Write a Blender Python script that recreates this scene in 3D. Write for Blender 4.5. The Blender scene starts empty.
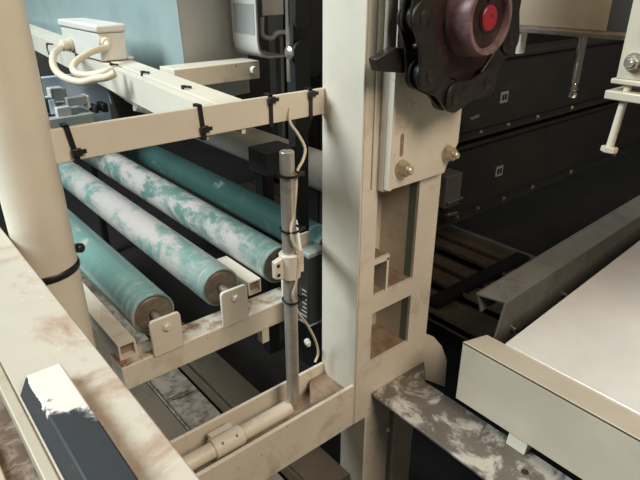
import bpy, bmesh, math, random
from mathutils import Vector, Matrix
random.seed(4)
S = bpy.context.scene
COL = S.collection
PI = math.pi

# ------------------------------------------------------------------ camera model (origin = lens)
F = 562.0
TH = math.atan(265 / 562)
CT, ST = math.cos(TH), math.sin(TH)
_n = math.hypot(743, 621.4)
U = (743 / _n, 621.4 / _n)
V = (-U[1], U[0])


def ray(px, py):
    dx, dy = px - 320, 240 - py
    yy, zz = F * CT + dy * ST, -F * ST + dy * CT
    return Vector((dx * U[0] + yy * U[1], dx * V[0] + yy * V[1], zz))


def aty(px, py, y):
    r = ray(px, py); return r * (y / r.y)


def atx(px, py, x):
    r = ray(px, py); return r * (x / r.x)


def atz(px, py, z):
    r = ray(px, py); return r * (z / r.z)


FLOOR = -1.25

# ------------------------------------------------------------------ materials
def nt(name):
    m = bpy.data.materials.new(name); m.use_nodes = True
    t = m.node_tree
    return m, t, t.nodes['Principled BSDF']


def lin(c):
    return tuple((v / 255 / 12.92) if v / 255 <= .04045 else ((v / 255 + .055) / 1.055) ** 2.4 for v in c) + (1,)


def coords(t, scale=(1, 1, 1)):
    tc = t.nodes.new('ShaderNodeTexCoord'); mp = t.nodes.new('ShaderNodeMapping')
    mp.inputs['Scale'].default_value = scale
    t.links.new(tc.outputs['Object'], mp.inputs['Vector'])
    return mp.outputs['Vector']


def noise(t, vec, scale, detail=6, rough=.6, dist=0):
    n = t.nodes.new('ShaderNodeTexNoise')
    n.inputs['Scale'].default_value = scale; n.inputs['Detail'].default_value = detail
    n.inputs['Roughness'].default_value = rough; n.inputs['Distortion'].default_value = dist
    t.links.new(vec, n.inputs['Vector'])
    return n.outputs['Fac']


def ramp(t, fac, stops):
    r = t.nodes.new('ShaderNodeValToRGB')
    el = r.color_ramp.elements
    while len(el) < len(stops): el.new(.5)
    for e, (p, c) in zip(el, stops):
        e.position = p; e.color = c if len(c) == 4 else tuple(c) + (1,)
    t.links.new(fac, r.inputs['Fac'])
    return r.outputs['Color']


def mix(t, fac, a, b):
    m = t.nodes.new('ShaderNodeMix'); m.data_type = 'RGBA'
    if hasattr(fac, 'links'): t.links.new(fac, m.inputs['Factor'])
    else: m.inputs['Factor'].default_value = fac
    for s, v in (('A', a), ('B', b)):
        i = [k for k in m.inputs if k.name == s and k.type == 'RGBA'][0]
        if hasattr(v, 'links'): t.links.new(v, i)
        else: i.default_value = v
    return [k for k in m.outputs if k.type == 'RGBA'][0]


def bump(t, b, h, strength=.2, dist=.002):
    n = t.nodes.new('ShaderNodeBump'); n.inputs['Strength'].default_value = strength
    n.inputs['Distance'].default_value = dist
    t.links.new(h, n.inputs['Height']); t.links.new(n.outputs['Normal'], b.inputs['Normal'])


G = lambda v: (v, v, v, 1)


def paint(name, base, dirt=None, lo=.52, hi=.7, scale=14, rough=.45, metal=0, fleck=None, bmp=.08, spec=.5):
    m, t, b = nt(name)
    v = coords(t)
    n2 = noise(t, v, 60, 4)
    tone = ramp(t, noise(t, v, 7, 4), [(.3, tuple(c * .9 for c in base[:3])), (.7, tuple(min(1, c * 1.06) for c in base[:3]))])
    col = tone
    if dirt:
        f = ramp(t, noise(t, v, scale, 8, .68, .4), [(lo, G(0)), (hi, G(1))])
        col = mix(t, f, tone, dirt)
    if fleck:
        f = ramp(t, noise(t, v, 95, 5, .7), [(.66, G(0)), (.72, G(1))])
        col = mix(t, f, col, fleck)
    t.links.new(col, b.inputs['Base Color'])
    b.inputs['Roughness'].default_value = rough; b.inputs['Metallic'].default_value = metal
    b.inputs['Specular IOR Level'].default_value = spec
    bump(t, b, n2, bmp)
    return m


CREAM = lin((208, 199, 180))
M = {}
M['cream'] = paint('cream_paint', CREAM, lin((158, 134, 108)), .54, .82, 13, .42, fleck=lin((120, 92, 66)))
M['cream_clean'] = paint('cream_paint_clean', CREAM, lin((178, 160, 130)), .6, .9, 6, .38)
M['cream_rust'] = paint('cream_paint_rusty', CREAM, lin((120, 82, 60)), .45, .62, 26, .6, fleck=lin((225, 214, 196)), bmp=.2)
M['dirty_top'] = paint('dirty_cream_beam_top', lin((178, 169, 152)), lin((150, 122, 102)), .52, .68, 14, .5, fleck=lin((222, 214, 200)), bmp=.15)
M['lipcream'] = paint('worn_cream_lip', lin((166, 156, 136)), lin((134, 118, 98)), .5, .8, 20, .5)
M['gravel'] = paint('brown_grit', lin((128, 112, 94)), lin((84, 66, 52)), .42, .56, 60, .9, fleck=lin((210, 200, 185)), bmp=.6)
M['brownrust'] = paint('rusty_brown_plate', lin((150, 128, 106)), lin((110, 88, 70)), .4, .65, 30, .75, bmp=.3)
M['white_tray'] = paint('off_white_sheet', lin((190, 178, 156)), lin((172, 160, 136)), .55, .9, 5, .33)
M['belt'] = paint('pale_satin_sheet', lin((224, 216, 204)), lin((206, 196, 182)), .5, .9, 4, .24, metal=.25)
M['charcoal'] = paint('charcoal_paint', lin((46, 46, 43)), lin((60, 57, 51)), .5, .8, 9, .5)
M['black'] = paint('black_steel', lin((26, 25, 24)), lin((48, 44, 38)), .55, .8, 12, .55)
M['pitch'] = paint('dark_steel_panel', lin((22, 22, 22)), lin((36, 34, 31)), .55, .8, 4, .7)
M['plastic'] = paint('black_plastic', lin((30, 30, 31)), lin((60, 58, 55)), .62, .85, 30, .42)
M['tie'] = paint('black_nylon', lin((24, 23, 22)), None, rough=.4)
M['grey_guide'] = paint('grey_guide_paint', lin((108, 106, 98)), lin((78, 74, 66)), .5, .8, 14, .5)
M['steel'] = paint('zinc_steel', lin((190, 186, 176)), lin((120, 112, 98)), .5, .8, 50, .32, metal=.9)
M['galv'] = paint('galvanised_rod', lin((186, 182, 168)), lin((146, 140, 124)), .5, .8, 40, .33, metal=.6)
M['brassy'] = paint('yellow_zinc_steel', lin((200, 186, 160)), lin((140, 122, 96)), .5, .8, 60, .35, metal=.6)
M['chrome'] = paint('chrome', lin((225, 222, 210)), None, rough=.1, metal=1)
M['endcap'] = paint('roller_end_steel', lin((128, 118, 104)), lin((88, 76, 62)), .45, .75, 40, .55, metal=.35)
M['grease'] = paint('greasy_brown_steel', lin((62, 44, 42)), lin((34, 27, 25)), .45, .7, 30, .36, metal=.35, bmp=.3)
M['chain'] = paint('oily_dark_chain', lin((56, 52, 47)), lin((32, 29, 26)), .45, .7, 40, .38, metal=.5, bmp=.25)
M['hub'] = paint('oxide_hub', lin((140, 112, 110)), lin((92, 66, 66)), .45, .7, 40, .4, metal=.25)
M['red'] = paint('red_paint', lin((150, 36, 50)), lin((92, 22, 30)), .5, .75, 60, .4)
M['bluereflect'] = paint('sheet_with_blue_reflection', lin((148, 164, 161)), lin((126, 142, 140)), .5, .85, 3, .38, metal=.1)  # blue reflection on the bare sheet painted into its base colour
M['greysheet'] = paint('dull_grey_sheet', lin((168, 168, 162)), lin((146, 145, 138)), .5, .8, 6, .42, metal=.1)
M['labelgrey'] = paint('grey_sticker', lin((150, 150, 146)), None, rough=.5)
M['box'] = paint('light_grey_plastic', lin((200, 196, 186)), None, rough=.45)
M['conduit'] = paint('cream_plastic_conduit', lin((200, 188, 164)), lin((182, 164, 132)), .55, .85, 30, .5)
M['paleblue'] = paint('pale_blue_panel', lin((196, 208, 216)), lin((140, 152, 160)), .5, .8, 10, .5)
M['bluegrey'] = paint('blue_grey_floor_panel', lin((92, 100, 104)), lin((60, 64, 66)), .5, .7, 20, .6)
M['greyroller'] = paint('grey_coated_roller', lin((206, 200, 186)), lin((170, 164, 150)), .5, .8, 9, .5)
M['hopper'] = paint('tan_panel', lin((168, 152, 126)), lin((140, 124, 100)), .5, .85, 8, .45)
M['slate'] = paint('slate_panel', lin((82, 84, 78)), None, rough=.5)
M['slat'] = paint('brown_steel_slat', lin((96, 84, 66)), lin((58, 48, 38)), .45, .75, 14, .6)
M['metaldirty'] = paint('scraped_bare_steel', lin((116, 107, 96)), lin((198, 190, 176)), .49, .58, 15, .42, metal=.35, bmp=.3)
M['debris'] = paint('debris_strewn_plate', lin((122, 110, 94)), lin((74, 66, 56)), .45, .62, 40, .7, fleck=lin((160, 150, 140)), bmp=.5)
M['strip'] = paint('dull_strip', lin((88, 78, 62)), lin((62, 55, 45)), .5, .8, 12, .6)
M['wall'] = paint('workshop_wall_paint', lin((96, 94, 88)), lin((70, 68, 62)), .5, .8, 2, .8)
M['floor'] = paint('oily_concrete', lin((40, 37, 33)), lin((24, 22, 20)), .45, .7, 6, .7, bmp=.3)
M['greenrawshade'] = paint('green_grey_raw_shade', lin((104, 122, 112)), None, rough=.5)  # green-grey of the raw flange, with its shade put into the colour
M['sticker'] = paint('pale_sticker', lin((150, 148, 138)), None, rough=.5)
M['ink'] = paint('label_print', lin((150, 150, 146)), None, rough=.5)
M['inkdark'] = paint('dark_print', lin((40, 40, 40)), None, rough=.5)
M['caplight'] = paint('grey_green_cap', lin((138, 146, 140)), None, rough=.4)


def roller_mat(name, teal, white, lo, hi, seed, ringw=.5):
    m, t, b = nt(name)
    tc = t.nodes.new('ShaderNodeTexCoord')
    mp = t.nodes.new('ShaderNodeMapping'); mp.inputs['Location'].default_value = (seed, seed * 1.7, seed * .6)
    mp.inputs['Scale'].default_value = (1, .5, 1)
    t.links.new(tc.outputs['Object'], mp.inputs['Vector'])
    v = mp.outputs['Vector']
    f = ramp(t, noise(t, v, 15, 11, .74, .3), [(lo, G(0)), (hi, G(1))])
    mp2 = t.nodes.new('ShaderNodeMapping'); mp2.inputs['Scale'].default_value = (.6, 7, .6)
    t.links.new(tc.outputs['Object'], mp2.inputs['Vector'])
    g = ramp(t, noise(t, mp2.outputs['Vector'], 22, 5, .7), [(.55, G(0)), (.75, G(ringw))])
    sep = t.nodes.new('ShaderNodeSeparateXYZ'); t.links.new(tc.outputs['Object'], sep.inputs[0])
    e_ = t.nodes.new('ShaderNodeMapRange'); e_.inputs['From Min'].default_value = -.775; e_.inputs['From Max'].default_value = -.64
    e_.inputs['To Min'].default_value = 1; e_.inputs['To Max'].default_value = 0
    t.links.new(sep.outputs['Y'], e_.inputs['Value'])
    inv = t.nodes.new('ShaderNodeMath'); inv.operation = 'MULTIPLY_ADD'; inv.inputs[1].default_value = -.85; inv.inputs[2].default_value = 1
    t.links.new(e_.outputs['Result'], inv.inputs[0])
    f2 = t.nodes.new('ShaderNodeMath'); f2.operation = 'MULTIPLY'
    t.links.new(f, f2.inputs[0]); t.links.new(inv.outputs[0], f2.inputs[1])
    col = mix(t, f2.outputs[0], teal, white)
    col = mix(t, g, col, lin((180, 174, 162)))
    mp3 = t.nodes.new('ShaderNodeMapping'); mp3.inputs['Scale'].default_value = (.8, 4, .8); mp3.inputs['Location'].default_value = (seed, 0, 0)
    t.links.new(tc.outputs['Object'], mp3.inputs['Vector'])
    g2 = ramp(t, noise(t, mp3.outputs['Vector'], 16, 6, .75, .3), [(.50, G(0)), (.60, G(.75))])
    mm = t.nodes.new('ShaderNodeMath'); mm.operation = 'MULTIPLY'
    t.links.new(g2, mm.inputs[0]); t.links.new(e_.outputs['Result'], mm.inputs[1])
    col = mix(t, mm.outputs[0], col, white)
    h = ramp(t, noise(t, v, 34, 8, .7, .5), [(.6, G(0)), (.74, G(.55))])
    col = mix(t, h, col, lin((112, 128, 122)))
    t.links.new(col, b.inputs['Base Color'])
    b.inputs['Roughness'].default_value = .3
    bump(t, b, f, .15, .001)
    return m


TEAL = lin((102, 134, 125)); TEALD = lin((72, 118, 110)); WORN = lin((174, 164, 156))
RM = [roller_mat('teal_rubber_lightly_worn', TEAL, WORN, .58, .64, 3.1, .45),
      roller_mat('teal_rubber_mostly_worn_white', TEAL, WORN, .42, .52, 7.4, .6),
      roller_mat('teal_rubber_half_worn', lin((90, 120, 110)), WORN, .46, .56, 1.9, .6),
      roller_mat('dark_teal_rubber', lin((54, 82, 76)), lin((150, 160, 152)), .60, .74, 5.2, .06)]

# white painted end on the black bar
m, t, b = nt('black_bar_with_white_paint')
tc = t.nodes.new('ShaderNodeTexCoord'); sp = t.nodes.new('ShaderNodeSeparateXYZ')
t.links.new(tc.outputs['Object'], sp.inputs[0])
nz = noise(t, tc.outputs['Object'], 55, 7, .65, .5)
a = t.nodes.new('ShaderNodeMath'); a.operation = 'MULTIPLY_ADD'
a.inputs[1].default_value = .07; t.links.new(nz, a.inputs[0]); t.links.new(sp.outputs['Y'], a.inputs[2])
sx = t.nodes.new('ShaderNodeMath'); sx.operation = 'MULTIPLY_ADD'; sx.inputs[1].default_value = .9
t.links.new(sp.outputs['X'], sx.inputs[0]); t.links.new(a.outputs[0], sx.inputs[2])
f = ramp(t, sx.outputs[0], [(.148, G(0)), (.150, G(1))])
xo = t.nodes.new('ShaderNodeMath'); xo.operation = 'MULTIPLY_ADD'; xo.inputs[1].default_value = .006
t.links.new(nz, xo.inputs[0]); t.links.new(sp.outputs['X'], xo.inputs[2])
xm = t.nodes.new('ShaderNodeMath'); xm.operation = 'GREATER_THAN'; xm.inputs[1].default_value = -.0065
t.links.new(xo.outputs[0], xm.inputs[0])
fm = t.nodes.new('ShaderNodeMath'); fm.operation = 'MULTIPLY'
t.links.new(f, fm.inputs[0]); t.links.new(xm.outputs[0], fm.inputs[1]); f = fm.outputs[0]
col = mix(t, f, lin((34, 36, 36)), lin((196, 190, 180)))
sc = ramp(t, noise(t, tc.outputs['Object'], 120, 6, .7), [(.66, G(0)), (.7, G(.7))])
col = mix(t, sc, col, lin((90, 90, 88)))
t.links.new(col, b.inputs['Base Color']); b.inputs['Roughness'].default_value = .65
M['blackbar'] = m


# ------------------------------------------------------------------ mesh helpers (world coordinates)
def BM(): return bmesh.new()


def box(bm, x0, x1, y0, y1, z0, z1):
    vs = [bm.verts.new((x, y, z)) for x in (x0, x1) for y in (y0, y1) for z in (z0, z1)]
    for q in ((0, 1, 3, 2), (4, 6, 7, 5), (0, 4, 5, 1), (2, 3, 7, 6), (0, 2, 6, 4), (1, 5, 7, 3)):
        bm.faces.new([vs[i] for i in q])
    return bm


def hexa(bm, lo, hi):
    """lo, hi: two loops of equal length"""
    a = [bm.verts.new(p) for p in lo]; c = [bm.verts.new(p) for p in hi]
    n = len(a)
    bm.faces.new(a[::-1]); bm.faces.new(c)
    for i in range(n):
        bm.faces.new((a[i], a[(i + 1) % n], c[(i + 1) % n], c[i]))
    return bm


def prism(bm, pts, axis, a0, a1):
    def P(p, a):
        return {'x': (a, p[0], p[1]), 'y': (p[0], a, p[1]), 'z': (p[0], p[1], a)}[axis]
    return hexa(bm, [P(p, a0) for p in pts], [P(p, a1) for p in pts])


def basis(d):
    d = Vector(d).normalized()
    u = d.cross(Vector((0, 0, 1)))
    if u.length < 1e-3: u = d.cross(Vector((1, 0, 0)))
    u.normalize(); return d, u, d.cross(u)


def lathe(bm, p, d, prof, seg=32, rot=0):
    """prof: list of (t along d, radius)"""
    d, u, w = basis(d); p = Vector(p)
    rings = []
    for (tt, r) in prof:
        c = p + d * tt
        if r <= 1e-6: rings.append([bm.verts.new(c)])
        else:
            rings.append([bm.verts.new(c + (u * math.cos(rot + 2 * PI * k / seg) + w * math.sin(rot + 2 * PI * k / seg)) * r) for k in range(seg)])
    for a, c in zip(rings, rings[1:]):
        for k in range(seg):
            k2 = (k + 1) % seg
            if len(a) == 1 and len(c) == 1: continue
            if len(a) == 1: bm.faces.new((a[0], c[k2], c[k]))
            elif len(c) == 1: bm.faces.new((a[k], a[k2], c[0]))
            else: bm.faces.new((a[k], a[k2], c[k2], c[k]))
    return bm


def cyl(bm, p0, p1, r, seg=24, ch=.0):
    p0, p1 = Vector(p0), Vector(p1); L = (p1 - p0).length
    pr = [(0, 0), (0, r - ch), (ch, r), (L - ch, r), (L, r - ch), (L, 0)] if ch else [(0, 0), (0, r), (L, r), (L, 0)]
    return lathe(bm, p0, p1 - p0, pr, seg)


def smooth_path(pts, n=8):
    pts = [Vector(p) for p in pts]; out = []
    for i in range(len(pts) - 1):
        p0 = pts[max(i - 1, 0)]; p1, p2 = pts[i], pts[i + 1]; p3 = pts[min(i + 2, len(pts) - 1)]
        for k in range(n):
            s = k / n
            out.append(.5 * ((2 * p1) + (p2 - p0) * s + (2 * p0 - 5 * p1 + 4 * p2 - p3) * s * s + (3 * p1 - p0 - 3 * p2 + p3) * s ** 3))
    out.append(pts[-1]); return out


def sweep(bm, pts, r, seg=10, closed=False, n=8, smooth=True, flat=None):
    P = smooth_path(pts, n) if smooth else [Vector(p) for p in pts]
    rings = []; up = None
    N = len(P)
    for i in range(N):
        if closed: d = (P[(i + 1) % N] - P[i - 1]).normalized()
        else: d = (P[min(i + 1, N - 1)] - P[max(i - 1, 0)]).normalized()
        if up is None:
            _, up, _ = basis(d)
        up = (up - d * up.dot(d)).normalized(); w = d.cross(up)
        rr = (r, r) if flat is None else flat
        rings.append([bm.verts.new(P[i] + up * math.cos(2 * PI * k / seg) * rr[0] + w * math.sin(2 * PI * k / seg) * rr[1]) for k in range(seg)])
    pairs = list(zip(rings, rings[1:])) + ([(rings[-1], rings[0])] if closed else [])
    for a, c in pairs:
        for k in range(seg):
            bm.faces.new((a[k], a[(k + 1) % seg], c[(k + 1) % seg], c[k]))
    if not closed:
        bm.faces.new(rings[0][::-1]); bm.faces.new(rings[-1])
    return bm


def ring(bm, c, d, R, r, seg=40, s2=8, flat=None):
    d, u, w = basis(d); c = Vector(c)
    hw, ht = flat if flat else (r, r)
    vs = []
    for i in range(seg):
        a = 2 * PI * i / seg; e = u * math.cos(a) + w * math.sin(a)
        vs.append([bm.verts.new(c + e * (R + ht * math.cos(2 * PI * k / s2)) + d * (hw * math.sin(2 * PI * k / s2))) for k in range(s2)])
    for i in range(seg):
        for k in range(s2):
            bm.faces.new((vs[i][k], vs[(i + 1) % seg][k], vs[(i + 1) % seg][(k + 1) % s2], vs[i][(k + 1) % s2]))
    return bm


# ------------------------------------------------------------------ object helpers
WLOC = {}


def obj(name, bm, mat, parent=None, label=None, cat=None, group=None, kind=None, bevel=0, bseg=2, top=None):
    bmesh.ops.recalc_face_normals(bm, faces=bm.faces)
    xs = [v.co.x for v in bm.verts]; ys = [v.co.y for v in bm.verts]; zs = [v.co.z for v in bm.verts]
    o0 = Vector(((min(xs) + max(xs)) / 2, (min(ys) + max(ys)) / 2, min(zs)))
    for v in bm.verts: v.co -= o0
    for f_ in bm.faces: f_.smooth = True
    me = bpy.data.meshes.new(name); bm.to_mesh(me); bm.free()
    me.set_sharp_from_angle(angle=math.radians(35))
    me.materials.append(M[mat] if isinstance(mat, str) else mat)
    if top:
        me.materials.append(M[top])
        for p_ in me.polygons:
            if p_.normal.z > .9: p_.material_index = 1
    o = bpy.data.objects.new(name, me); COL.objects.link(o)
    if parent is not None:
        o.parent = parent; o.location = o0 - WLOC[parent.name]
    else: o.location = o0
    WLOC[o.name] = o0
    props(o, label, cat, group, kind)
    if bevel:
        md = o.modifiers.new('bevel', 'BEVEL'); md.width = bevel; md.segments = bseg
        md.limit_method = 'ANGLE'; md.angle_limit = math.radians(40)
    return o


def props(o, label=None, cat=None, group=None, kind=None):
    if label: o['label'] = label
    if cat: o['category'] = cat
    if group: o['group'] = group
    if kind: o['kind'] = kind


def thing(name, loc, label, cat, group=None):
    o = bpy.data.objects.new(name, None); COL.objects.link(o)
    o.empty_display_size = .02
    o.location = Vector(loc); WLOC[o.name] = Vector(loc)
    props(o, label, cat, group)
    return o


def dup(root, loc, label=None):
    r = root.copy(); COL.objects.link(r); r.location = Vector(loc); WLOC[r.name] = Vector(loc)
    if label: r['label'] = label
    for ch in list(root.children):
        c = ch.copy(); COL.objects.link(c); c.parent = r
        for g in ch.children:
            d = g.copy(); COL.objects.link(d); d.parent = c
    return r


def hexbolt(parent, p, d, r=.0075, L=.008, stud=.012, mat='steel', name='bolt'):
    """hex nut with washer and stud end, facing along d"""
    bb = BM(); lathe(bb, p, d, [(0, 0), (0, r * 1.22), (.0022, r * 1.22), (.0022, 0)], 28)
    w = obj('washer' if name == 'bolt' else name, bb, mat, parent)
    p = Vector(p); dd = Vector(d).normalized()
    bb = BM(); lathe(bb, p + dd * .0022, d, [(0, 0), (0, r), (L * .8, r), (L, r * .86), (L, 0)], 6, .3)
    obj('nut', bb, mat, w)
    if stud:
        bb = BM(); lathe(bb, p + dd * .002, d, [(0, 0), (0, r * .55), (L + stud - .002, r * .55), (L + stud, r * .4), (L + stud, 0)], 18)
        obj('stud', bb, mat, w)
    return w


# ================================================================== THE SETTING
b_ = BM(); box(b_, -3, 5.5, -2.5, 5, FLOOR - .1, FLOOR); obj('floor', b_, 'floor', kind='structure')
b_ = BM(); box(b_, -3, 5.5, 5, 5.1, FLOOR, 2.2); obj('wall_back', b_, 'wall', kind='structure')
b_ = BM(); box(b_, 5.5, 5.6, -2.5, 5.1, FLOOR, 2.2); obj('wall_right', b_, 'wall', kind='structure')

# ================================================================== STEEL COLUMN
X0, X1, Y0, Y1 = .5656, .7600, .5797, .6712
col_top, col_bot = .32, -.765
col = thing('steel_column', (X0 + .09, .625, col_bot), 'cream hollow column with window cut-outs rising from channel beam', 'steel column')
b_ = BM()
box(b_, X0, X0 + .004, Y0, Y1, col_bot, col_top)                       # pale left side
obj('side_plate', b_, 'cream_clean', col, bevel=.0015)
b_ = BM()                                                               # fretted face
wx0, wx1 = .6035, .7045
box(b_, X0 + .004, wx0, Y0, Y0 + .006, col_bot, col_top)
box(b_, wx1, X1, Y0, Y0 + .006, col_bot, col_top)
box(b_, wx0, wx1, Y0, Y0 + .006, -.535, -.500)
box(b_, wx0, wx1, Y0, Y0 + .006, col_bot, -.640)
box(b_, wx0, wx1, Y0, Y0 + .006, -.255, col_top)
bmesh.ops.remove_doubles(b_, verts=b_.verts, dist=1e-5)
obj('window_plate', b_, 'cream', col)
b_ = BM()
box(b_, X0 + .004, X1, Y1 - .005, Y1, col_bot, col_top)
obj('rear_plate', b_, 'cream', col)
b_ = BM(); box(b_, X1 - .005, X1, Y0 + .006, Y1, col_bot, col_top); obj('end_plate', b_, 'cream', col)
b_ = BM(); box(b_, X0 + .004, X1 - .005, Y0 + .006, Y1 - .005, -.506, -.501); obj('inner_sill', b_, 'brownrust', col)
b_ = BM(); box(b_, X0 + .004, X1 - .005, Y0 + .006, Y1 - .005, -.646, -.641); obj('inner_sill', b_, 'brownrust', col)
b_ = BM(); box(b_, X0 + .004, .640, Y0 + .008, Y1 - .005, -.437, -.431); obj('inner_shelf', b_, 'brownrust', col)
b_ = BM(); box(b_, wx0 - .002, .642, Y0 + .002, Y0 + .007, -.441, -.431); obj('shelf_lip', b_, 'cream', col)
b_ = BM(); box(b_, .636, .641, Y0 + .002, Y1 - .005, -.501, -.437); obj('inner_rib', b_, 'cream', col)
b_ = BM(); box(b_, .7047, .709, Y0 + .022, Y1 - .005, -.70, -.2); obj('inner_wall', b_, 'cream', col)
b_ = BM(); box(b_, .7047, .709, Y0 + .006, Y0 + .022, -.70, -.2); obj('inner_flange', b_, 'greenrawshade', col, label='inner flange with shade in its green-grey colour')
# vertical weld seam strip on the face
b_ = BM(); box(b_, .5865, .5905, Y0 - .003, Y0, -.30, col_top); obj('weld_strip', b_, 'cream', col, bevel=.001)

# bolt plate on the column face
bp = thing('bolt_plate', (.69, .572, -.305), 'cream mounting plate with two hex bolts below the sprocket', 'plate')
b_ = BM()
pts = [(.600, -.305), (.748, -.305), (.756, -.290), (.779, -.258), (.779, .3), (.600, .3)]
prism(b_, pts, 'y', .565, Y0)
obj('plate', b_, 'cream', bp, bevel=.0015)
b_ = BM(); box(b_, .600, .606, .553, .565, -.30, .3); obj('edge_flange', b_, 'cream', bp, bevel=.001)
for (px, py) in ((401, 168), (447, 153)):
    q = aty(px, py, .565)
    w = hexbolt(bp, q, (0, -1, 0), .0115, .014, .007, 'brassy')
b_ = BM(); prism(b_, [(.636 + .004 * math.cos(a), -.236 + (.014 if math.sin(a) > 0 else -.014) + .004 * math.sin(a)) for a in [k * PI / 8 for k in range(16)]], 'y', .5645, .566)
obj('slot', b_, 'brownrust', bp)

# ================================================================== CHANNEL BEAM with pipe and rod
cb = thing('channel_beam', (.28, .625, -.77), 'cream open channel beam running into foot of the fretted column', 'beam')
b_ = BM(); box(b_, -.05, X0, Y0, Y0 + .007, -.765, -.672); obj('front_web', b_, 'cream', cb, bevel=.0012)
b_ = BM(); box(b_, -.05, X0, Y1 - .006, Y1, -.765, -.672); obj('back_web', b_, 'cream', cb, bevel=.0012)
b_ = BM(); box(b_, -.05, X0, Y0 + .007, Y1 - .006, -.726, -.719); obj('floor_plate', b_, 'brownrust', cb)
b_ = BM(); prism(b_, [(.470, Y0 + .008), (X0 - .001, Y0 + .008), (X0 - .001, Y1 - .007), (.530, Y1 - .007)], 'z', -.700, -.694)
obj('gusset', b_, 'brownrust', cb, label='rusty triangular gusset')
pp = thing('clamp_pipe', (.25, .625, -.703), 'cream pipe lying inside the channel beam with a sleeve', 'pipe')
b_ = BM(); cyl(b_, (0, .625, -.688), (.452, .625, -.688), .0135, 28, .001); obj('pipe', b_, 'cream', pp)
b_ = BM(); cyl(b_, (.298, .625, -.688), (.352, .625, -.688), .0178, 28, .001)
box(b_, .304, .346, .625, .650, -.688, -.676); obj('sleeve', b_, 'cream', pp, bevel=.001)
for xx in (.312, .338):
    b_ = BM(); lathe(b_, (xx, .614, -.6745), (0, -.62, .78), [(0, 0), (0, .0026), (.0018, .002), (.0018, 0)], 14); obj('screw', b_, 'brownrust', pp)

# vertical rod
rod = thing('sensor_rod', (.4580, .62, -.665), 'upright galvanised rod standing in the channel beam', 'rod')
b_ = BM(); cyl(b_, (.4575, .62, -.668), (.4575, .62, -.224), .0108, 32, .0012); obj('shaft', b_, 'galv', rod)
b_ = BM(); lathe(b_, (.4575, .62, -.226), (0, 0, 1), [(0, 0), (0, .004), (.003, .004), (.004, .003), (.004, 0)], 6); obj('top_screw', b_, 'steel', rod)

# clamp holding the sensor
q = aty(286, 266, .62)
cl = thing('rod_clamp', (.4575, .62, q.z - .022), 'cream clamp collar on the galvanised rod with two-hole ear', 'clamp')
b_ = BM(); cyl(b_, (.4575, .62, q.z - .021), (.4575, .62, q.z + .021), .0165, 36, .0015); obj('collar', b_, 'cream_clean', cl)
b_ = BM(); prism(b_, [(.427, q.z - .014), (.445, q.z - .019), (.445, q.z + .019), (.427, q.z + .014)], 'y', .615, .625); obj('ear', b_, 'cream_clean', cl, bevel=.0015)
for dz in (-.008, .008):
    b_ = BM(); cyl(b_, (.4325, .6165, q.z + dz), (.4325, .6140, q.z + dz), .003, 14); obj('ear_hole', b_, 'inkdark', cl)
b_ = BM(); box(b_, .470, .484, .618, .626, q.z - .020, q.z + .018); obj('tab', b_, 'cream_clean', cl, bevel=.001)

# sensor
sz1, sz0 = -.452, -.592
sen = thing('photo_sensor', (.568, .700, sz0), 'black box sensor with pale cap beside the column', 'sensor')
b_ = BM(); box(b_, .550, .590, .688, .722, sz0, sz1); obj('housing', b_, 'plastic', sen, bevel=.002)
b_ = BM(); box(b_, .549, .591, .687, .723, sz1, sz1 + .009); obj('cap', b_, 'caplight', sen, bevel=.002)
b_ = BM(); box(b_, .551, .589, .689, .721, sz0 - .005, sz0); obj('base', b_, 'caplight', sen, bevel=.001)
b_ = BM(); box(b_, .5492, .5502, .692, .718, -.585, -.515); lab = obj('label', b_, 'inkdark', sen)
for k in range(7):
    b_ = BM(); z = -.522 - k * .009
    box(b_, .5486, .5493, .695, .702 + random.uniform(.004, .013), z - .0012, z + .0012); obj('print', b_, 'ink', lab)
br = thing('sensor_bracket', (.52, .66, -.60), 'thin cream strap bracket linking the rod clamp to black sensor', 'bracket')
b_ = BM(); hexa(b_, [(.480, .617, q.z - .006), (.480, .621, q.z - .006), (.551, .7245, q.z - .006), (.551, .7205, q.z - .006)],
                [(.480, .617, q.z + .016), (.480, .621, q.z + .016), (.551, .7245, q.z + .016), (.551, .7205, q.z + .016)])
obj('strap', b_, 'cream', br)
b_ = BM(); box(b_, .541, .580, .7235, .7275, -.60, -.42); obj('back_strip', b_, 'cream', br, bevel=.001)
b_ = BM(); box(b_, .530, .546, .7225, .7265, -.442, -.412)
obj('upper_lug', b_, 'cream', br, bevel=.001)

# cream cable: bar -> down the rod -> behind the sensor foot
pts = [aty(290, 108, .664), aty(290, 122, .655), aty(298, 134, .645), aty(305, 148, .636), aty(303, 160, .630), aty(297, 172, .620), aty(296, 190, .614), aty(294, 212, .612),
       aty(291, 232, .606), aty(294, 244, .604), aty(299, 252, .602), aty(299, 266, .602), aty(296, 282, .604), aty(293, 296, .606), aty(298, 312, .618), aty(308, 326, .635),
       aty(316, 342, .650), aty(318, 354, .655), aty(315, 362, .655)]
b_ = BM(); sweep(b_, pts, .0022, 10)
obj('sensor_cable', b_, 'conduit', label='thin cream cable tied down the galvanised rod to sensor', cat='cable')
pts = [aty(314, 330, .680), aty(311, 338, .672), aty(309, 346, .662), aty(313, 354, .658)]
b_ = BM(); lathe(b_, aty(307, 341, .690), (-.4, -.8, .1), [(0, 0), (0, .006), (.008, .006), (.008, .004), (.016, .004), (.016, 0)], 12)
obj('cable_gland', b_, 'box', label='small pale cable gland under the black sensor', cat='gland')
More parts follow.
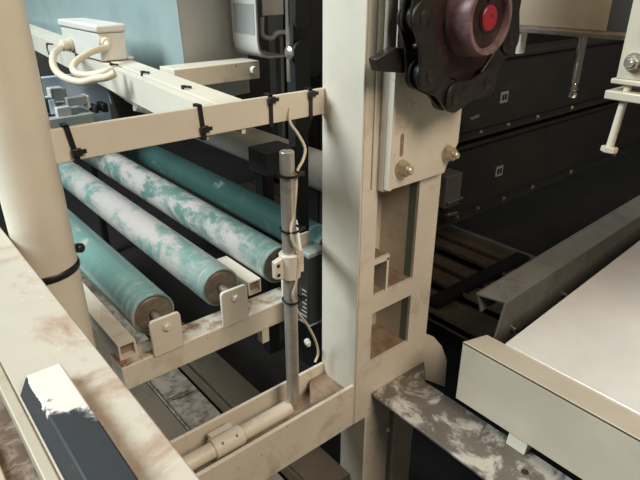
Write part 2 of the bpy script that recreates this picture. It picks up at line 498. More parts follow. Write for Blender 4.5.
for (py, lab_) in ((174, 'black tie round rod and cable, below the rod top'), (229, 'black tie round rod and cable, just above clamp'), (300, 'black tie round rod and cable, below the clamp')):
    c = aty(288, py, .62)
    tr = thing('cable_tie', (.4585, .62, c.z), lab_, 'cable tie', 'cable ties around the rod')
    b_ = BM(); sweep(b_, [(.4575 + .0130 * math.cos(a) + (.0035 if math.cos(a) > 0 else 0), .62 + .0130 * math.sin(a) - (.004 if math.sin(a) < -.2 else 0), c.z) for a in [k * PI / 10 for k in range(20)]], .0014, 8, closed=True, smooth=False, flat=(.0014, .0022))
    obj('strap', b_, 'tie', tr)
    b_ = BM(); box(b_, .470, .479, .606, .613, c.z - .003, c.z + .003); obj('head', b_, 'tie', tr, bevel=.0008)

# ================================================================== FLAT BAR with four ties
b_ = BM(); box(b_, .128, X0 - .0005, Y1 - .007, Y1 - .0005, -.1948, -.1555)
obj('flat_bar', b_, 'cream_clean', label='cream flat bar with cable ties spanning tube post to column', cat='bar', bevel=.001)


def bar_tie(x, tilt, lab_, tail):
    ya, yb = Y1 - .0095, Y1 + .0020
    tr = thing('cable_tie', (x, ya, -.198), lab_, 'cable tie', 'cable ties around the flat bar')
    b_ = BM()
    w = .0030
    for (y0, y1) in ((ya, ya + .002), (yb, yb + .002)):
        hexa(b_, [(x - w + tilt, y0, -.1975), (x + w + tilt, y0, -.1975), (x + w + tilt, y1, -.1975), (x - w + tilt, y1, -.1975)],
             [(x - w - tilt, y0, -.153), (x + w - tilt, y0, -.153), (x + w - tilt, y1, -.153), (x - w - tilt, y1, -.153)])
    box(b_, x - w - tilt, x + w - tilt, ya, yb + .002, -.1540, -.1520)
    box(b_, x - w + tilt, x + w + tilt, ya, yb + .002, -.1990, -.1970)
    obj('strap', b_, 'tie', tr)
    hz = -.184 if tail == 'low' else -.160
    k = tilt * (1 if tail == 'low' else -1) * .6
    b_ = BM(); box(b_, x - .0055 + k, x + .0055 + k, ya - .0055, ya, hz - .0045, hz + .0045); obj('head', b_, 'tie', tr, bevel=.001)
    b_ = BM()
    box(b_, x + .004 + k, x + .011 + k, ya - .0045, ya - .0025, hz - .0025, hz + .0025); obj('tail', b_, 'tie', tr)
    return tr


bar_tie(aty(72, 142, Y1 - .009).x, .0032, 'black cable tie on the flat bar nearest the tube post', 'low')
bar_tie(aty(202, 120, Y1 - .009).x, .0015, 'black cable tie on flat bar where the channel arm meets it', 'low')
bar_tie(aty(271, 106, Y1 - .009).x, 0, 'black cable tie on flat bar left of the cream cable', 'high')
bar_tie(aty(311, 101, Y1 - .009).x, 0, 'black cable tie on the flat bar nearest the column', 'high')

# ================================================================== TUBE POST (foreground left)
tp = thing('tube_post', (.1361, .6807, FLOOR), 'round cream tube post standing at left, in front of rollers', 'post')
b_ = BM(); cyl(b_, (.1361, .6807, FLOOR), (.1361, .6807, .3), .0335, 48); obj('tube', b_, 'cream_clean', tp)
b_ = BM(); cyl(b_, (.1361, .6807, FLOOR), (.1361, .6807, FLOOR + .012), .07, 40, .002); obj('foot_flange', b_, 'cream', tp)
tt = thing('cable_tie', (.1361, .6807, -.325), 'black cable tie wrapped around the round tube post', 'cable tie')
c = aty(58, 272, .65)
b_ = BM(); ring(b_, (.1361, .6807, -.3265), (-.10, .06, 1), .0345, .002, 48, 8, flat=(.0048, .0014)); obj('strap', b_, 'tie', tt)
b_ = BM(); lathe(b_, aty(77, 248, .672) , (.5, -.6, .1), [(0, 0), (0, .006), (.007, .006), (.008, .005), (.008, 0)], 10); obj('head', b_, 'tie', tt)

# ================================================================== FOREGROUND BEAM
fz = -.27
fb = thing('foreground_beam', (.06, .45, fz - .075), 'wide dirty cream beam in the lower left foreground', 'beam')
b_ = BM(); box(b_, .036, .1003, .02, 1.05, fz - .07, fz); obj('box_section', b_, 'dirty_top', fb, bevel=.0015)
b_ = BM(); box(b_, .0285, .036, .02, 1.05, fz - .07, fz + .0015); obj('edge_lip', b_, 'lipcream', fb, bevel=.001)
b_ = BM(); box(b_, .012, .0285, .02, 1.05, fz - .07, fz - .012); obj('gutter', b_, 'gravel', fb)
b_ = BM(); box(b_, -.06, .012, .02, 1.05, fz - .07, fz - .006); obj('inner_flange', b_, 'lipcream', fb, bevel=.001)
b_ = BM(); prism(b_, [(.0375, fz + .0005), (.0447, fz + .015), (.068, fz + .015), (.0695, fz + .0005)], 'y', .04, .3765)
obj('rub_strip', b_, 'blackbar', label='black bar with white paint smeared on its far end', cat='bar', bevel=.0012)

# ================================================================== ROLLERS AND THEIR RAIL
RZ = [-.5365, -.5325, -.5315, -.536]
RX = [.3118, .4470, .5830, .7210]
RR = [.0392, .0385, .0390, .0385]
names = ['teal roller nearest the tube post, lightly scuffed', 'second teal roller from tube post, worn mostly white',
         'third teal roller from tube post, half worn, ending behind the rod', 'dark green roller, farthest from the tube post of the four']
for i in range(4):
    r = thing('conveyor_roller', (RX[i], 1.4, RZ[i] - RR[i]), names[i], 'roller', 'teal conveyor rollers')
    b_ = BM(); R = RR[i]
    lathe(b_, (RX[i], .826, RZ[i]), (0, 1, 0), [(0, R - .0035), (0, R - .0012), (.0012, R), (1.55, R), (1.55, 0)], 64)
    obj('rubber_cover', b_, RM[i], r)
    b_ = BM(); lathe(b_, (RX[i], .8275, RZ[i]), (0, 1, 0), [(0, .008), (0, R - .010), (.0015, R - .008), (.0005, R - .0035), (.004, R - .0035), (.004, 0)], 48)
    obj('end_cap', b_, 'endcap', r)
    b_ = BM(); cyl(b_, (RX[i], .784, RZ[i]), (RX[i], .83, RZ[i]), .0075, 20); obj('axle', b_, 'endcap', r)

rl = thing('roller_rail', (.45, .80, -.633), 'cream box rail with tabs carrying the teal roller ends', 'rail')
rt, rb = -.585, -.632
b_ = BM(); box(b_, .228, .80, .780, .832, rb, rt); obj('box_tube', b_, 'cream', rl, bevel=.002, top='cream_rust')
for i in range(4):
    x = RX[i] - .001
    b_ = BM(); w = .0275
    z0, z1 = rt - .002, RZ[i] + .0195
    c_ = .006
    prism(b_, [(x - w, z0), (x + w, z0), (x + w, z1 - c_), (x + w - c_ * .3, z1 - c_ * .3), (x + w - c_, z1), (x - w + c_, z1), (x - w + c_ * .3, z1 - c_ * .3), (x - w, z1 - c_)], 'y', .775, .7815)
    tb = obj('roller_tab', b_, 'cream_clean', rl, bevel=.0012)
    b_ = BM(); lathe(b_, (RX[i], .775, RZ[i] + .001), (0, -1, 0), [(0, 0), (0, .0095), (.0016, .0095), (.0016, .0072), (.0055, .0070), (.0066, .0055), (.0066, 0)], 6, .4)
    obj('bolt', b_, 'cream', tb)
b_ = BM(); box(b_, .506, .522, .783, .800, -.665, rb); obj('leg_stub', b_, 'cream', rl)
# square tubes between the rollers, resting on the rail
for k, (px, py, lab_) in enumerate(((113, 352, 'square cream tube end beside the nearest roller'), (249, 296, 'square cream tube end between second and third rollers'))):
    z = rt + .001
    p = atz(px, py, z)
    t_ = thing('square_tube', (p.x, .9, z), lab_, 'tube', 'square tubes under the rollers')
    x0, x1, y0 = p.x, p.x + .030, p.y
    b_ = BM(); h = .030; th = .003
    y1 = 1.25 if k == 0 else .97
    if k == 0: y0 = .800
    box(b_, x0, x1, y0, y1, z, z + th); box(b_, x0, x1, y0, y1, z + h - th, z + h)
    box(b_, x0, x0 + th, y0, y1, z + th, z + h - th); box(b_, x1 - th, x1, y0, y1, z + th, z + h - th)
    obj('wall', b_, 'cream', t_)
    b_ = BM(); box(b_, x0 + th, x1 - th, y0 + .012, y0 + .016, z + th, z + h - th); obj('plug', b_, 'brownrust', t_)

# grey coated roller behind
gr = thing('grey_roller', (.875, 1.5, -.49), 'smooth grey coated roller beyond the dark green roller', 'roller')
b_ = BM(); cyl(b_, (.875, .80, -.448), (.875, 2.6, -.448), .048, 56, .002); obj('shell', b_, 'greyroller', gr)
b_ = BM(); cyl(b_, (.875, .76, -.448), (.875, .82, -.448), .012, 20); obj('axle', b_, 'endcap', gr)

# ================================================================== things below the rollers
for k, (x0, x1, mt, z1, lab_) in enumerate(((.33, .398, 'strip', -.955, 'dark plain strip below the rail, leftmost of three'), (.402, .495, 'debris', -.97, 'litter-strewn plate below the roller rail'), (.502, .60, 'strip', -.95, 'dull brown strip below the rail, right of the littered plate'))):
    b_ = BM(); box(b_, x0, x1, .62, 2.3, z1 - .02, z1)
    box(b_, x0, x0 + .004, .62, 2.3, z1, z1 + .012)
    obj('under_plate', b_, mt, label=lab_, cat='plate', group='plates below the rollers')
tw = BM(); sweep(tw, [atz(169, 398, -.962), atz(178, 394, -.958), atz(189, 390, -.962)], .0035, 8)
obj('twig', tw, 'metaldirty', label='thin pale stick lying on the littered plate', cat='stick')
b_ = BM()
for k in range(4): box(b_, .30 + k * .17, .33 + k * .17, .75 + 0, .78, FLOOR, -.99)
b_.free()
uf = thing('trestle', (.46, 1.4, FLOOR), 'dark steel trestle under the plates below the rollers', 'trestle')
for yy in (.70, 2.2):
    b_ = BM(); box(b_, .31, .62, yy, yy + .04, -1.02, -.99); obj('cross_bar', b_, 'black', uf)
    for xx in (.32, .58):
        b_ = BM(); box(b_, xx, xx + .03, yy, yy + .04, FLOOR, -1.02); obj('leg', b_, 'black', uf)

# legs under the channel beam / column
lg = thing('column_leg', (.65, .62, FLOOR), 'cream double leg carrying the column below the channel beam', 'leg')
b_ = BM(); p = aty(365, 430, Y0 + .002)
box(b_, p.x, p.x + .070, Y0 + .002, Y0 + .072, FLOOR, col_bot); obj('front_leg', b_, 'cream', lg, bevel=.002)
b_ = BM(); box(b_, p.x + .088, p.x + .152, Y0 + .004, Y0 + .045, FLOOR, col_bot); obj('rear_leg', b_, 'cream', lg, bevel=.002)
b_ = BM(); box(b_, p.x, p.x + .155, Y0 - .02, Y0 + .08, FLOOR, FLOOR + .01); obj('foot_plate', b_, 'cream', lg)
b_ = BM(); cyl(b_, aty(388, 430, Y0 + .004), aty(388, 430, Y0 - .012), .004, 14); obj('peg', b_, 'cream', lg)

# scraped plate running towards the camera
zp = -.7129
b_ = BM()
prism(b_, [(.611, Y0 - .001), (.762, Y0 - .001), (.714, .535), (.708, .06), (.604, .06)], 'z', zp - .006, zp)
obj('scraped_plate', b_, 'metaldirty', label='narrow scraped steel plate running forward from the column foot', cat='plate', bevel=.001)
b_ = BM(); p = atz(525, 472, zp); cyl(b_, (p.x, p.y, zp - .001), (p.x, p.y, zp + .0008), .006, 16)
obj('plate_hole', b_, 'inkdark', bpy.data.objects['scraped_plate'])
b_ = BM(); ear = [aty(424, 333, .6), aty(434, 337, .6), aty(442, 346, .6), aty(447, 360, .6), aty(445, 387, .6), aty(421, 378, .6), aty(416, 375, .6), aty(418, 330, .6)]
prism(b_, [(e.x, e.z) for e in ear], 'y', .6, .606)
obj('ear_plate', b_, 'cream_clean', label='pale rounded ear plate standing right of the column foot', cat='plate', bevel=.001)

# ================================================================== CHAIN AND SPROCKET
SC = (.690, -.058); CR = .1025; HZ = -.052
sp_ = thing('chain_sprocket', (SC[0], .518, SC[1] - .1), 'greasy dark sprocket with red-ended hub at the column top', 'sprocket')
b_ = BM(); NT = 9
pts = []
for k in range(NT):
    a0 = math.radians(174.7) + 2 * PI * k / NT
    for f_, rr in ((-.28, .084), (-.12, .079), (0, .078), (.12, .079), (.28, .084), (.40, .098), (.47, .106), (.53, .106), (.60, .098)):
        a = a0 + f_ * 2 * PI / NT
        pts.append((SC[0] + rr * math.cos(a), SC[1] + rr * math.sin(a)))
prism(b_, pts, 'y', .5075, .5155); obj('toothed_disc', b_, 'grease', sp_, bevel=.0015)
b_ = BM(); lathe(b_, (SC[0], .5085, HZ), (0, -1, 0), [(0, 0), (0, .0515), (.002, .0525), (.036, .0490), (.0395, .047), (.0395, .041), (.037, .0395), (.030, .039), (.030, 0)], 64)
obj('hub', b_, 'hub', sp_)
b_ = BM(); lathe(b_, (SC[0], .4785, HZ), (0, -1, 0), [(0, 0), (0, .0385), (.0012, .0385), (.0030, .030), (.0030, .020), (.0050, .019), (.0050, 0)], 48); obj('bore', b_, 'grease', sp_)
b_ = BM(); lathe(b_, (SC[0], .4785, HZ), (0, -1, 0), [(0, 0), (0, .0165), (.0065, .0165), (.008, .0150), (.008, .005), (.0065, .004), (.0065, 0)], 40); obj('shaft_end', b_, 'red', sp_)
b_ = BM(); box(b_, SC[0] - .004, SC[0] + .004, .473, .4765, HZ + .0175, HZ + .026); obj('key', b_, 'grease', sp_)
b_ = BM(); cyl(b_, (SC[0], .5155, SC[1]), (SC[0], .5645, SC[1]), .03, 32); obj('shaft', b_, 'grease', sp_)

ch = thing('drive_chain', (SC[0], .518, SC[1] - CR), 'heavy dark roller chain wrapped around the sprocket', 'chain')
pins = [(SC[0] - CR + .002, SC[1] + .012 + .0745 * k) for k in range(4, 0, -1)]
for a in (174.7, 218.0, 258.0, 301.0, 344.0, 387.0):
    pins.append((SC[0] + CR * math.cos(math.radians(a)), SC[1] + CR * math.sin(math.radians(a))))
d0 = Vector((-.45, .89))
for k in range(1, 4):
    pins.append((pins[9][0] + d0.x * .0745 * k + .0, pins[9][1] + d0.y * .0745 * k))
pins = pins[:10] + pins[10:]


def link_plate(bm, a, c, y0, y1, r=.0265, waist=.018):
    a, c = Vector(a), Vector(c); e = (c - a).normalized(); n = Vector((-e.y, e.x)); L = (c - a).length
    pts = []
    for k in range(13):
        an = PI / 2 + PI * k / 12
        pts.append(a + e * (r * math.cos(an)) + n * (r * math.sin(an)))
    pts.append(a + e * (L * .5) - n * waist)
    for k in range(13):
        an = -PI / 2 + PI * k / 12
        pts.append(c + e * (r * math.cos(an)) + n * (r * math.sin(an)))
    pts.append(a + e * (L * .5) + n * waist)
    prism(bm, [(p.x, p.y) for p in pts], 'y', y0, y1)


for k in range(len(pins) - 1):
    outer = (k % 2 == 0)
    ys = ((.4970, .5012), (.5218, .5260)) if outer else ((.5018, .5060), (.5170, .5212))
    for (a0, a1) in ys:
        b_ = BM(); link_plate(b_, pins[k], pins[k + 1], a0, a1, .0215, .0155)
        obj('link_plate', b_, 'chain', ch, bevel=.001)
for p in pins:
    b_ = BM(); lathe(b_, (p[0], .4955, p[1]), (0, 1, 0), [(0, 0), (0, .0085), (.0005, .0095), (.032, .0095), (.032, 0)], 20)
    pn = obj('pin', b_, 'chain', ch)
    b_ = BM(); cyl(b_, (p[0], .5064, p[1]), (p[0], .5166, p[1]), .0155, 28, .001); obj('bush_roller', b_, 'steel' if False else 'chain', pn)

# chain guide strip and its arm
cg = thing('chain_guide', (.552, .55, -.12), 'pale grey upright guide strip with dark arm left of the chain', 'guide')
p0 = aty(386, 60, .545); p1 = aty(396, 58, .545)
b_ = BM(); box(b_, p0.x, p1.x, .545, .552, p0.z, .3); obj('strip', b_, 'galv', cg, bevel=.002)
b_ = BM(); q0 = aty(368, 58, .545); q1 = aty(397, 72, .545)
prism(b_, [(q0.x, q0.z), (q0.x + .006, q0.z - .016), (p1.x + .004, q1.z), (p1.x + .004, q1.z + .032), (p0.x + .002, q0.z + .012)], 'y', .53, .545); obj('arm', b_, 'chain', cg, bevel=.0015)

# ================================================================== RIGHT: WHITE TRAY AND GUIDE
tz = -.5615
tr = thing('sheet_tray', (1.2, .1, -.70), 'off-white folded sheet metal tray at lower right', 'tray')
slope = .085
b_ = BM(); box(b_, .690, .694, -.5, .448, -.682, tz); obj('side_sheet', b_, 'white_tray', tr, bevel=.0006)
ti, xi = tz - .020, .764                                            # inner edge of the strip, lower than its outer fold
b_ = BM()
hexa(b_, [(.690, -.5, tz - .003), (xi, -.5, ti - .002), (xi, .449, ti - .002), (.690, .448, tz - .003)],
     [(.690, -.5, tz), (xi, -.5, ti + .001), (xi, .449, ti + .001), (.690, .448, tz)]); obj('folded_strip', b_, 'white_tray', tr)
b_ = BM(); L = 1.6
hexa(b_, [(xi, -.5, ti - .001), (xi + L, -.5, ti - .001 + L * slope), (xi + L, .412, ti - .001 + L * slope), (xi, .412, ti - .001)],
     [(xi, -.5, ti + .003), (xi + L, -.5, ti + .003 + L * slope), (xi + L, .412, ti + .003 + L * slope), (xi, .412, ti + .003)])
obj('top_sheet', b_, 'belt', tr, bevel=.001)
b_ = BM(); prism(b_, [(.694, -.68), (.76, -.68), (.76, ti - .003), (.694, tz - .004)], 'y', .442, .446); obj('end_sheet', b_, 'white_tray', tr)
for (x, y) in ((.78, -.4), (.78, .36), (2.1, -.4), (2.1, .36)):
    b_ = BM(); box(b_, x, x + .04, y, y + .04, FLOOR, ti + (x - .764) * slope - .002); obj('leg', b_, 'black', tr)
b_ = BM(); p = atz(528, 452, zp); prism(b_, [(p.x - .012, zp), (p.x + .028, zp), (p.x + .028, -.683), (p.x - .004, -.683)], 'y', p.y, p.y + .035)
obj('spacer_block', b_, 'cream_clean', label='small pale spacer between scraped plate and white tray', cat='block', bevel=.001)

gd = thing('side_guide', (1.3, .49, -.68), 'grey sloping side guide rail along the far edge of tray', 'guide rail')
s2 = .045
b_ = BM(); a0 = (.857, -.563); L = 1.45
prism(b_, [(.836, -.640), a0, (a0[0] + L, a0[1] + L * s2), (a0[0] + L, -.66 + L * s2), (.838, -.66)], 'y', .474, .478); obj('face_plate', b_, 'grey_guide', gd, bevel=.0006)
b_ = BM()
hexa(b_, [(a0[0], .478, a0[1] - .004), (a0[0] + L, .478, a0[1] + L * s2 - .004), (a0[0] + L, .522, a0[1] + L * s2 + .008), (a0[0] - .03, .522, a0[1] + .008)],
     [(a0[0], .474, a0[1]), (a0[0] + L, .474, a0[1] + L * s2), (a0[0] + L, .522, a0[1] + L * s2 + .012), (a0[0] - .03, .522, a0[1] + .012)])
obj('top_flange', b_, 'grey_guide', gd)
b_ = BM(); prism(b_, [(a0[0] - .03, a0[1] + .012), (a0[0] + L, a0[1] + L * s2 + .012), (a0[0] + L, -.60 + L * s2), (a0[0] - .01, -.60)], 'y', .518, .522); obj('back_plate', b_, 'grey_guide', gd)
for (px, py) in ((512, 328), (563, 294)):
    q = aty(px, py, .474)
    b_ = BM(); lathe(b_, q, (0, -1, 0), [(0, 0), (0, .0075), (.002, .0075), (.002, .0055), (.009, .0055), (.010, .004), (.010, 0)], 12); obj('screw', b_, 'chrome', gd)
for x in (1.0, 2.1):
    b_ = BM(); box(b_, x, x + .03, .485, .515, FLOOR, -.60 + (x - .86) * s2); obj('leg', b_, 'black', gd)

# ================================================================== RIGHT BACKGROUND: DARK MACHINE
YB = 1.10


def machine_beam(z0, z1, lab_, lx, lz, dots):
    b = thing('machine_beam', (2.6, YB + .06, z0), lab_, 'beam', 'charcoal cross beams of the machine')
    b_ = BM(); box(b_, 1.0, 4.2, YB, YB + .10, z0, z1); obj('web', b_, 'charcoal', b, bevel=.003)
    b_ = BM(); box(b_, 1.0, 4.2, YB - .045, YB, z0 - .008, z0); obj('lower_flange', b_, 'charcoal', b, bevel=.001)
    b_ = BM(); box(b_, 1.0, 4.2, YB - .02, YB, z1 - .012, z1); obj('upper_flange', b_, 'charcoal', b, bevel=.001)
    b_ = BM(); box(b_, lx - .022, lx + .022, YB - .002, YB, lz - .019, lz + .019); s = obj('sticker', b_, 'sticker', b)
    for i in range(2):
        b_ = BM(); box(b_, lx - .014 + i * .016, lx - .002 + i * .016, YB - .003, YB - .002, lz - .010, lz + .010); obj('print', b_, 'inkdark', s)
    for x in dots:
        b_ = BM(); lathe(b_, (x, YB - .024, z0), (0, 0, 1), [(0, 0), (0, .008), (.007, .0065), (.007, 0)], 10); obj('rivet', b_, 'steel', b)
    return b


machine_beam(-.475, -.235, 'upper charcoal machine beam with pale sticker, behind the chain', 1.748, -.381, (1.60, 1.76, 1.95, 2.2, 2.5))
machine_beam(-.760, -.510, 'lower charcoal machine beam with pale sticker, right of column', 1.782, -.655, (1.52, 1.64, 1.80, 2.0, 2.3, 2.7))
mp = thing('machine_panel', (2.6, 1.3, FLOOR), 'black machine back panel behind the charcoal beams', 'panel')
b_ = BM(); box(b_, .98, 4.4, 1.30, 1.33, -.80, .5); obj('sheet', b_, 'pitch', mp)
for x in (1.0, 4.1):
    b_ = BM(); box(b_, x, x + .08, 1.205, 1.30, FLOOR, -.25); obj('upright', b_, 'pitch', mp)
# clutter at the column edge
cl2 = thing('clamp_fitting', (1.50, 1.03, -.55), 'small steel clamp fitting on beam end beside the column', 'fitting')
p = aty(452, 190, 1.04)
b_ = BM(); box(b_, p.x - .03, p.x + .05, 1.04, YB - .001, p.z - .06, p.z + .05); obj('body', b_, 'grey_guide', cl2, bevel=.003)
for (a, c) in (((447, 204), (462, 198)), ((447, 215), (457, 213)), ((470, 120), (478, 116))):
    b_ = BM(); cyl(b_, aty(*a, 1.035), aty(*c, 1.035), .007, 12, .001); obj('pin', b_, 'steel', cl2)

# slatted deck below the machine
dk = thing('slatted_deck', (1.57, 1.5, FLOOR), 'low deck of brown steel slats under the dark machine', 'deck')
for k, (x0, x1) in enumerate(((1.28, 1.40), (1.425, 1.52), (1.545, 1.63), (1.655, 1.74), (1.765, 1.835))):
    b_ = BM(); box(b_, x0, x1, .62, 2.4, -1.02 + (k % 2) * .012, -1.0 + (k % 2) * .012)
    box(b_, x0, x0 + .006, .62, 2.4, -1.03, -.985 + (k % 2) * .012)
    obj('slat', b_, 'slat', dk)
b_ = BM(); box(b_, 1.842, 1.866, .55, 2.4, -1.03, -.975); obj('edge_rail', b_, 'grey_guide', dk, label='pale edge rail')
b_ = BM(); box(b_, 1.30, 1.83, .95, 1.0, -.985, -.965); obj('strap', b_, 'black', dk, label='dark cross strap')
for k, yy in enumerate((.70, 1.9)):
    b_ = BM(); box(b_, 1.27, 1.86, yy, yy + .05, -1.09, -1.03)
    for xx in (1.28, 1.80): box(b_, xx, xx + .05, yy, yy + .05, FLOOR, -1.09)
    obj('trestle', b_, 'black', dk)

# tan hopper box, upper right
hp = thing('hopper_panel', (1.03, .45, -.10), 'tan and slate panel box with bright lower lip, top right', 'panel')
b_ = BM(); box(b_, 1.0, 1.04, .456, .640, -.084, .35); obj('tan_sheet', b_, 'hopper', hp, label='tan sheet', bevel=.001)
b_ = BM(); box(b_, 1.0, 1.04, -.3, .456, -.084, .35); obj('slate_sheet', b_, 'slate', hp, label='dark slate sheet', bevel=.001)
b_ = BM(); box(b_, .993, 1.05, -.3, .625, -.096, -.088); obj('lower_lip', b_, 'steel', hp, bevel=.001)
b_ = BM(); box(b_, 1.001, 1.04, -.3, .625, -.088, -.084); obj('brown_strip', b_, 'brownrust', hp)  # narrow brown strip between the sheets and the lower lip
b_ = BM(); box(b_, 1.0, 1.02, .611, .618, -.135, -.096); obj('corner_tab', b_, 'box', hp)
ck = thing('locating_pin', (1.01, .487, -.2), 'chrome pin hanging from the tan panel lip, top right', 'pin')
q = atx(583, 38, 1.01)
b_ = BM(); cyl(b_, (1.01, q.y, -.176), (1.01, q.y, -.0965), .0078, 28, .001); obj('shank', b_, 'chrome', ck)
b_ = BM(); lathe(b_, (1.01, q.y, -.200), (0, 0, 1), [(0, 0), (0, .0065), (.001, .0072), (.008, .0072), (.009, .0055), (.013, .0055), (.014, .0075), (.019, .0075), (.020, .0055), (.024, .0055), (.024, 0)], 28); obj('tip', b_, 'chrome', ck)

# white bolt bracket, right edge
wb = thing('bolt_bracket', (.76, .28, -.15), 'white bracket with long bolt pointing down at right edge', 'bracket')
D = .65


def dep(px, py, d): return ray(px, py) * (d / F)


e0 = dep(616, 78, D); yb0 = e0.y
b_ = BM(); box(b_, e0.x, e0.x + .006, yb0 - .09, yb0, e0.z, .3); obj('upright', b_, 'white_tray', wb, bevel=.001)
b_ = BM(); box(b_, e0.x - .004, e0.x + .05, yb0 - .09, yb0 + .004, e0.z - .006, e0.z); obj('foot_flange', b_, 'white_tray', wb, bevel=.0015)
b_ = BM(); box(b_, e0.x - .008, e0.x + .05, yb0 - .085, yb0 + .006, e0.z - .0235, e0.z - .0135); obj('lower_plate', b_, 'white_tray', wb, bevel=.0015)
bx, by = e0.x + .002, yb0 - .014
b_ = BM(); cyl(b_, (bx + .004, by, e0.z), (bx - .002, by + .004, e0.z - .082), .0044, 18)
bolt = obj('long_bolt', b_, 'conduit', wb)
b_ = BM(); lathe(b_, (bx - .002, by + .004, e0.z - .086), (0.07, -.05, 1), [(0, 0), (0, .0085), (.001, .0095), (.006, .0095), (.007, .0085), (.007, 0)], 6); obj('bolt_head', b_, 'white_tray', bolt)
q = atx(631, 60, e0.x)
hexbolt(wb, (e0.x, q.y - .004, q.z - .002), (-1, 0, 0), .0085, .008, .006)
b_ = BM(); cyl(b_, (e0.x - .001, yb0 - .028, -.055), (e0.x + .002, yb0 - .028, -.055), .012, 20); obj('slot', b_, 'inkdark', wb)

# ================================================================== TOP LEFT: CHANNEL ARM, CROSS ARM, BOX, HOPPER SHEETS
zA = -.156
A0, A1 = Vector((.359, Y1 + .001)), Vector((.4670, 2.45))
A1.x = .359 + (1.58 - Y1) * .094 * (2.45 - Y1) / (1.58 - Y1)
dA = (A1 - A0).normalized(); nA = Vector((dA.y, -dA.x))       # nA points to +x


def along(s, w, z):
    p = A0 + dA * s + nA * w; return (p.x, p.y, z)


LA = (A1 - A0).length


def abox(bm, w0, w1, z0, z1, s0=0., s1=None):
    s1 = LA if s1 is None else s1
    return hexa(bm, [along(s0, w0, z0), along(s0, w1, z0), along(s1, w1, z0), along(s1, w0, z0)], [along(s0, w0, z1), along(s0, w1, z1), along(s1, w1, z1), along(s1, w0, z1)])


ca = thing('channel_arm', (.40, 1.2, zA - .045), 'cream channel arm running back from flat bar under junction box', 'arm')
b_ = BM(); abox(b_, 0, .006, zA - .046, zA - .003); obj('front_web', b_, 'cream_clean', ca)
b_ = BM(); abox(b_, .0, .014, zA - .003, zA); obj('front_lip', b_, 'cream_clean', ca)
b_ = BM(); abox(b_, .006, .062, zA - .012, zA - .006); obj('slot_floor', b_, 'brownrust', ca)
b_ = BM(); abox(b_, .019, .062, zA - .006, zA + .001); obj('top_flange', b_, 'cream_clean', ca, bevel=.001)
b_ = BM(); abox(b_, .056, .062, zA - .046, zA - .012); obj('back_web', b_, 'cream_clean', ca)

cx = thing('cross_arm', (.6, .98, -.19), 'cream cross arm joining the channel arm to bent white bracket', 'arm')
b_ = BM(); box(b_, .462, .646, .958, 1.015, -.186, -.152); obj('bar', b_, 'cream', cx, bevel=.0015)
b_ = BM(); q = aty(252, 66, .958); cyl(b_, (.628, .957, -.168), (.628, .945, -.168), .008, 16); obj('bolt', b_, 'cream', cx)

bb = thing('bent_bracket', (.67, .99, -.15), 'white bent plate bracket bolted on the cross arm end', 'bracket')
zb = -.151
b_ = BM()
prof = [(.650, .30), (.650, zb + .035), (.653, zb + .020), (.660, zb + .010), (.672, zb + .0045), (.712, zb + .004),
        (.712, zb), (.672, zb), (.657, zb + .005), (.648, zb + .017), (.645, zb + .034), (.645, .30)]
prism(b_, prof, 'y', .962, 1.050); obj('plate', b_, 'box', bb, bevel=.0012)
b_ = BM(); p = atx(237, 12, .6445); p2 = atx(255, 34, .6445); box(b_, .6440, .6448, .968, 1.040, -.105, -.05); obj('sticker', b_, 'labelgrey', bb, label='plain grey sticker')
b_ = BM(); lathe(b_, (.672, .985, zb + .0045), (0, 0, 1), [(0, 0), (0, .011), (.002, .011), (.002, .008), (.008, .008), (.008, 0)], 6); obj('bolt', b_, 'box', bb)

# sheet metal hopper behind the arms (blue reflection coloured into left side, grey front)
hs = thing('sheet_hopper', (.7, 1.4, -.25), 'sheet metal hopper behind junction box, blue reflection coloured into left side', 'hopper')
b_ = BM()
c0, c1 = Vector((.533, 1.050, -.24)), Vector((.497, 1.010, .30))
hexa(b_, [c0, c0 + Vector((.003, 0, 0)), Vector((.623, 2.6, -.24)), Vector((.620, 2.6, -.24))], [c1, c1 + Vector((.003, 0, 0)), Vector((.583, 2.6, .30)), Vector((.58, 2.6, .30))])
obj('left_sheet', b_, 'bluereflect', hs, label='left sheet with blue reflection in its colour')
b_ = BM()
hexa(b_, [c0, c0 + Vector((0, .003, 0)), Vector((.70, 1.093, -.24)), Vector((.70, 1.090, -.24))], [c1, c1 + Vector((0, .003, 0)), Vector((.70, 1.093, .30)), Vector((.70, 1.090, .30))])
obj('front_sheet', b_, 'greysheet', hs, label='dull grey front sheet')
b_ = BM(); box(b_, .70, .705, 1.09, 2.6, -.24, .3); obj('right_sheet', b_, 'greysheet', hs)
b_ = BM(); box(b_, .705, .80, 2.55, 2.58, -.28, -.24); obj('outrigger', b_, 'black', hs)
b_ = BM(); box(b_, .775, .80, 2.55, 2.58, FLOOR, -.28); obj('leg', b_, 'black', hs)

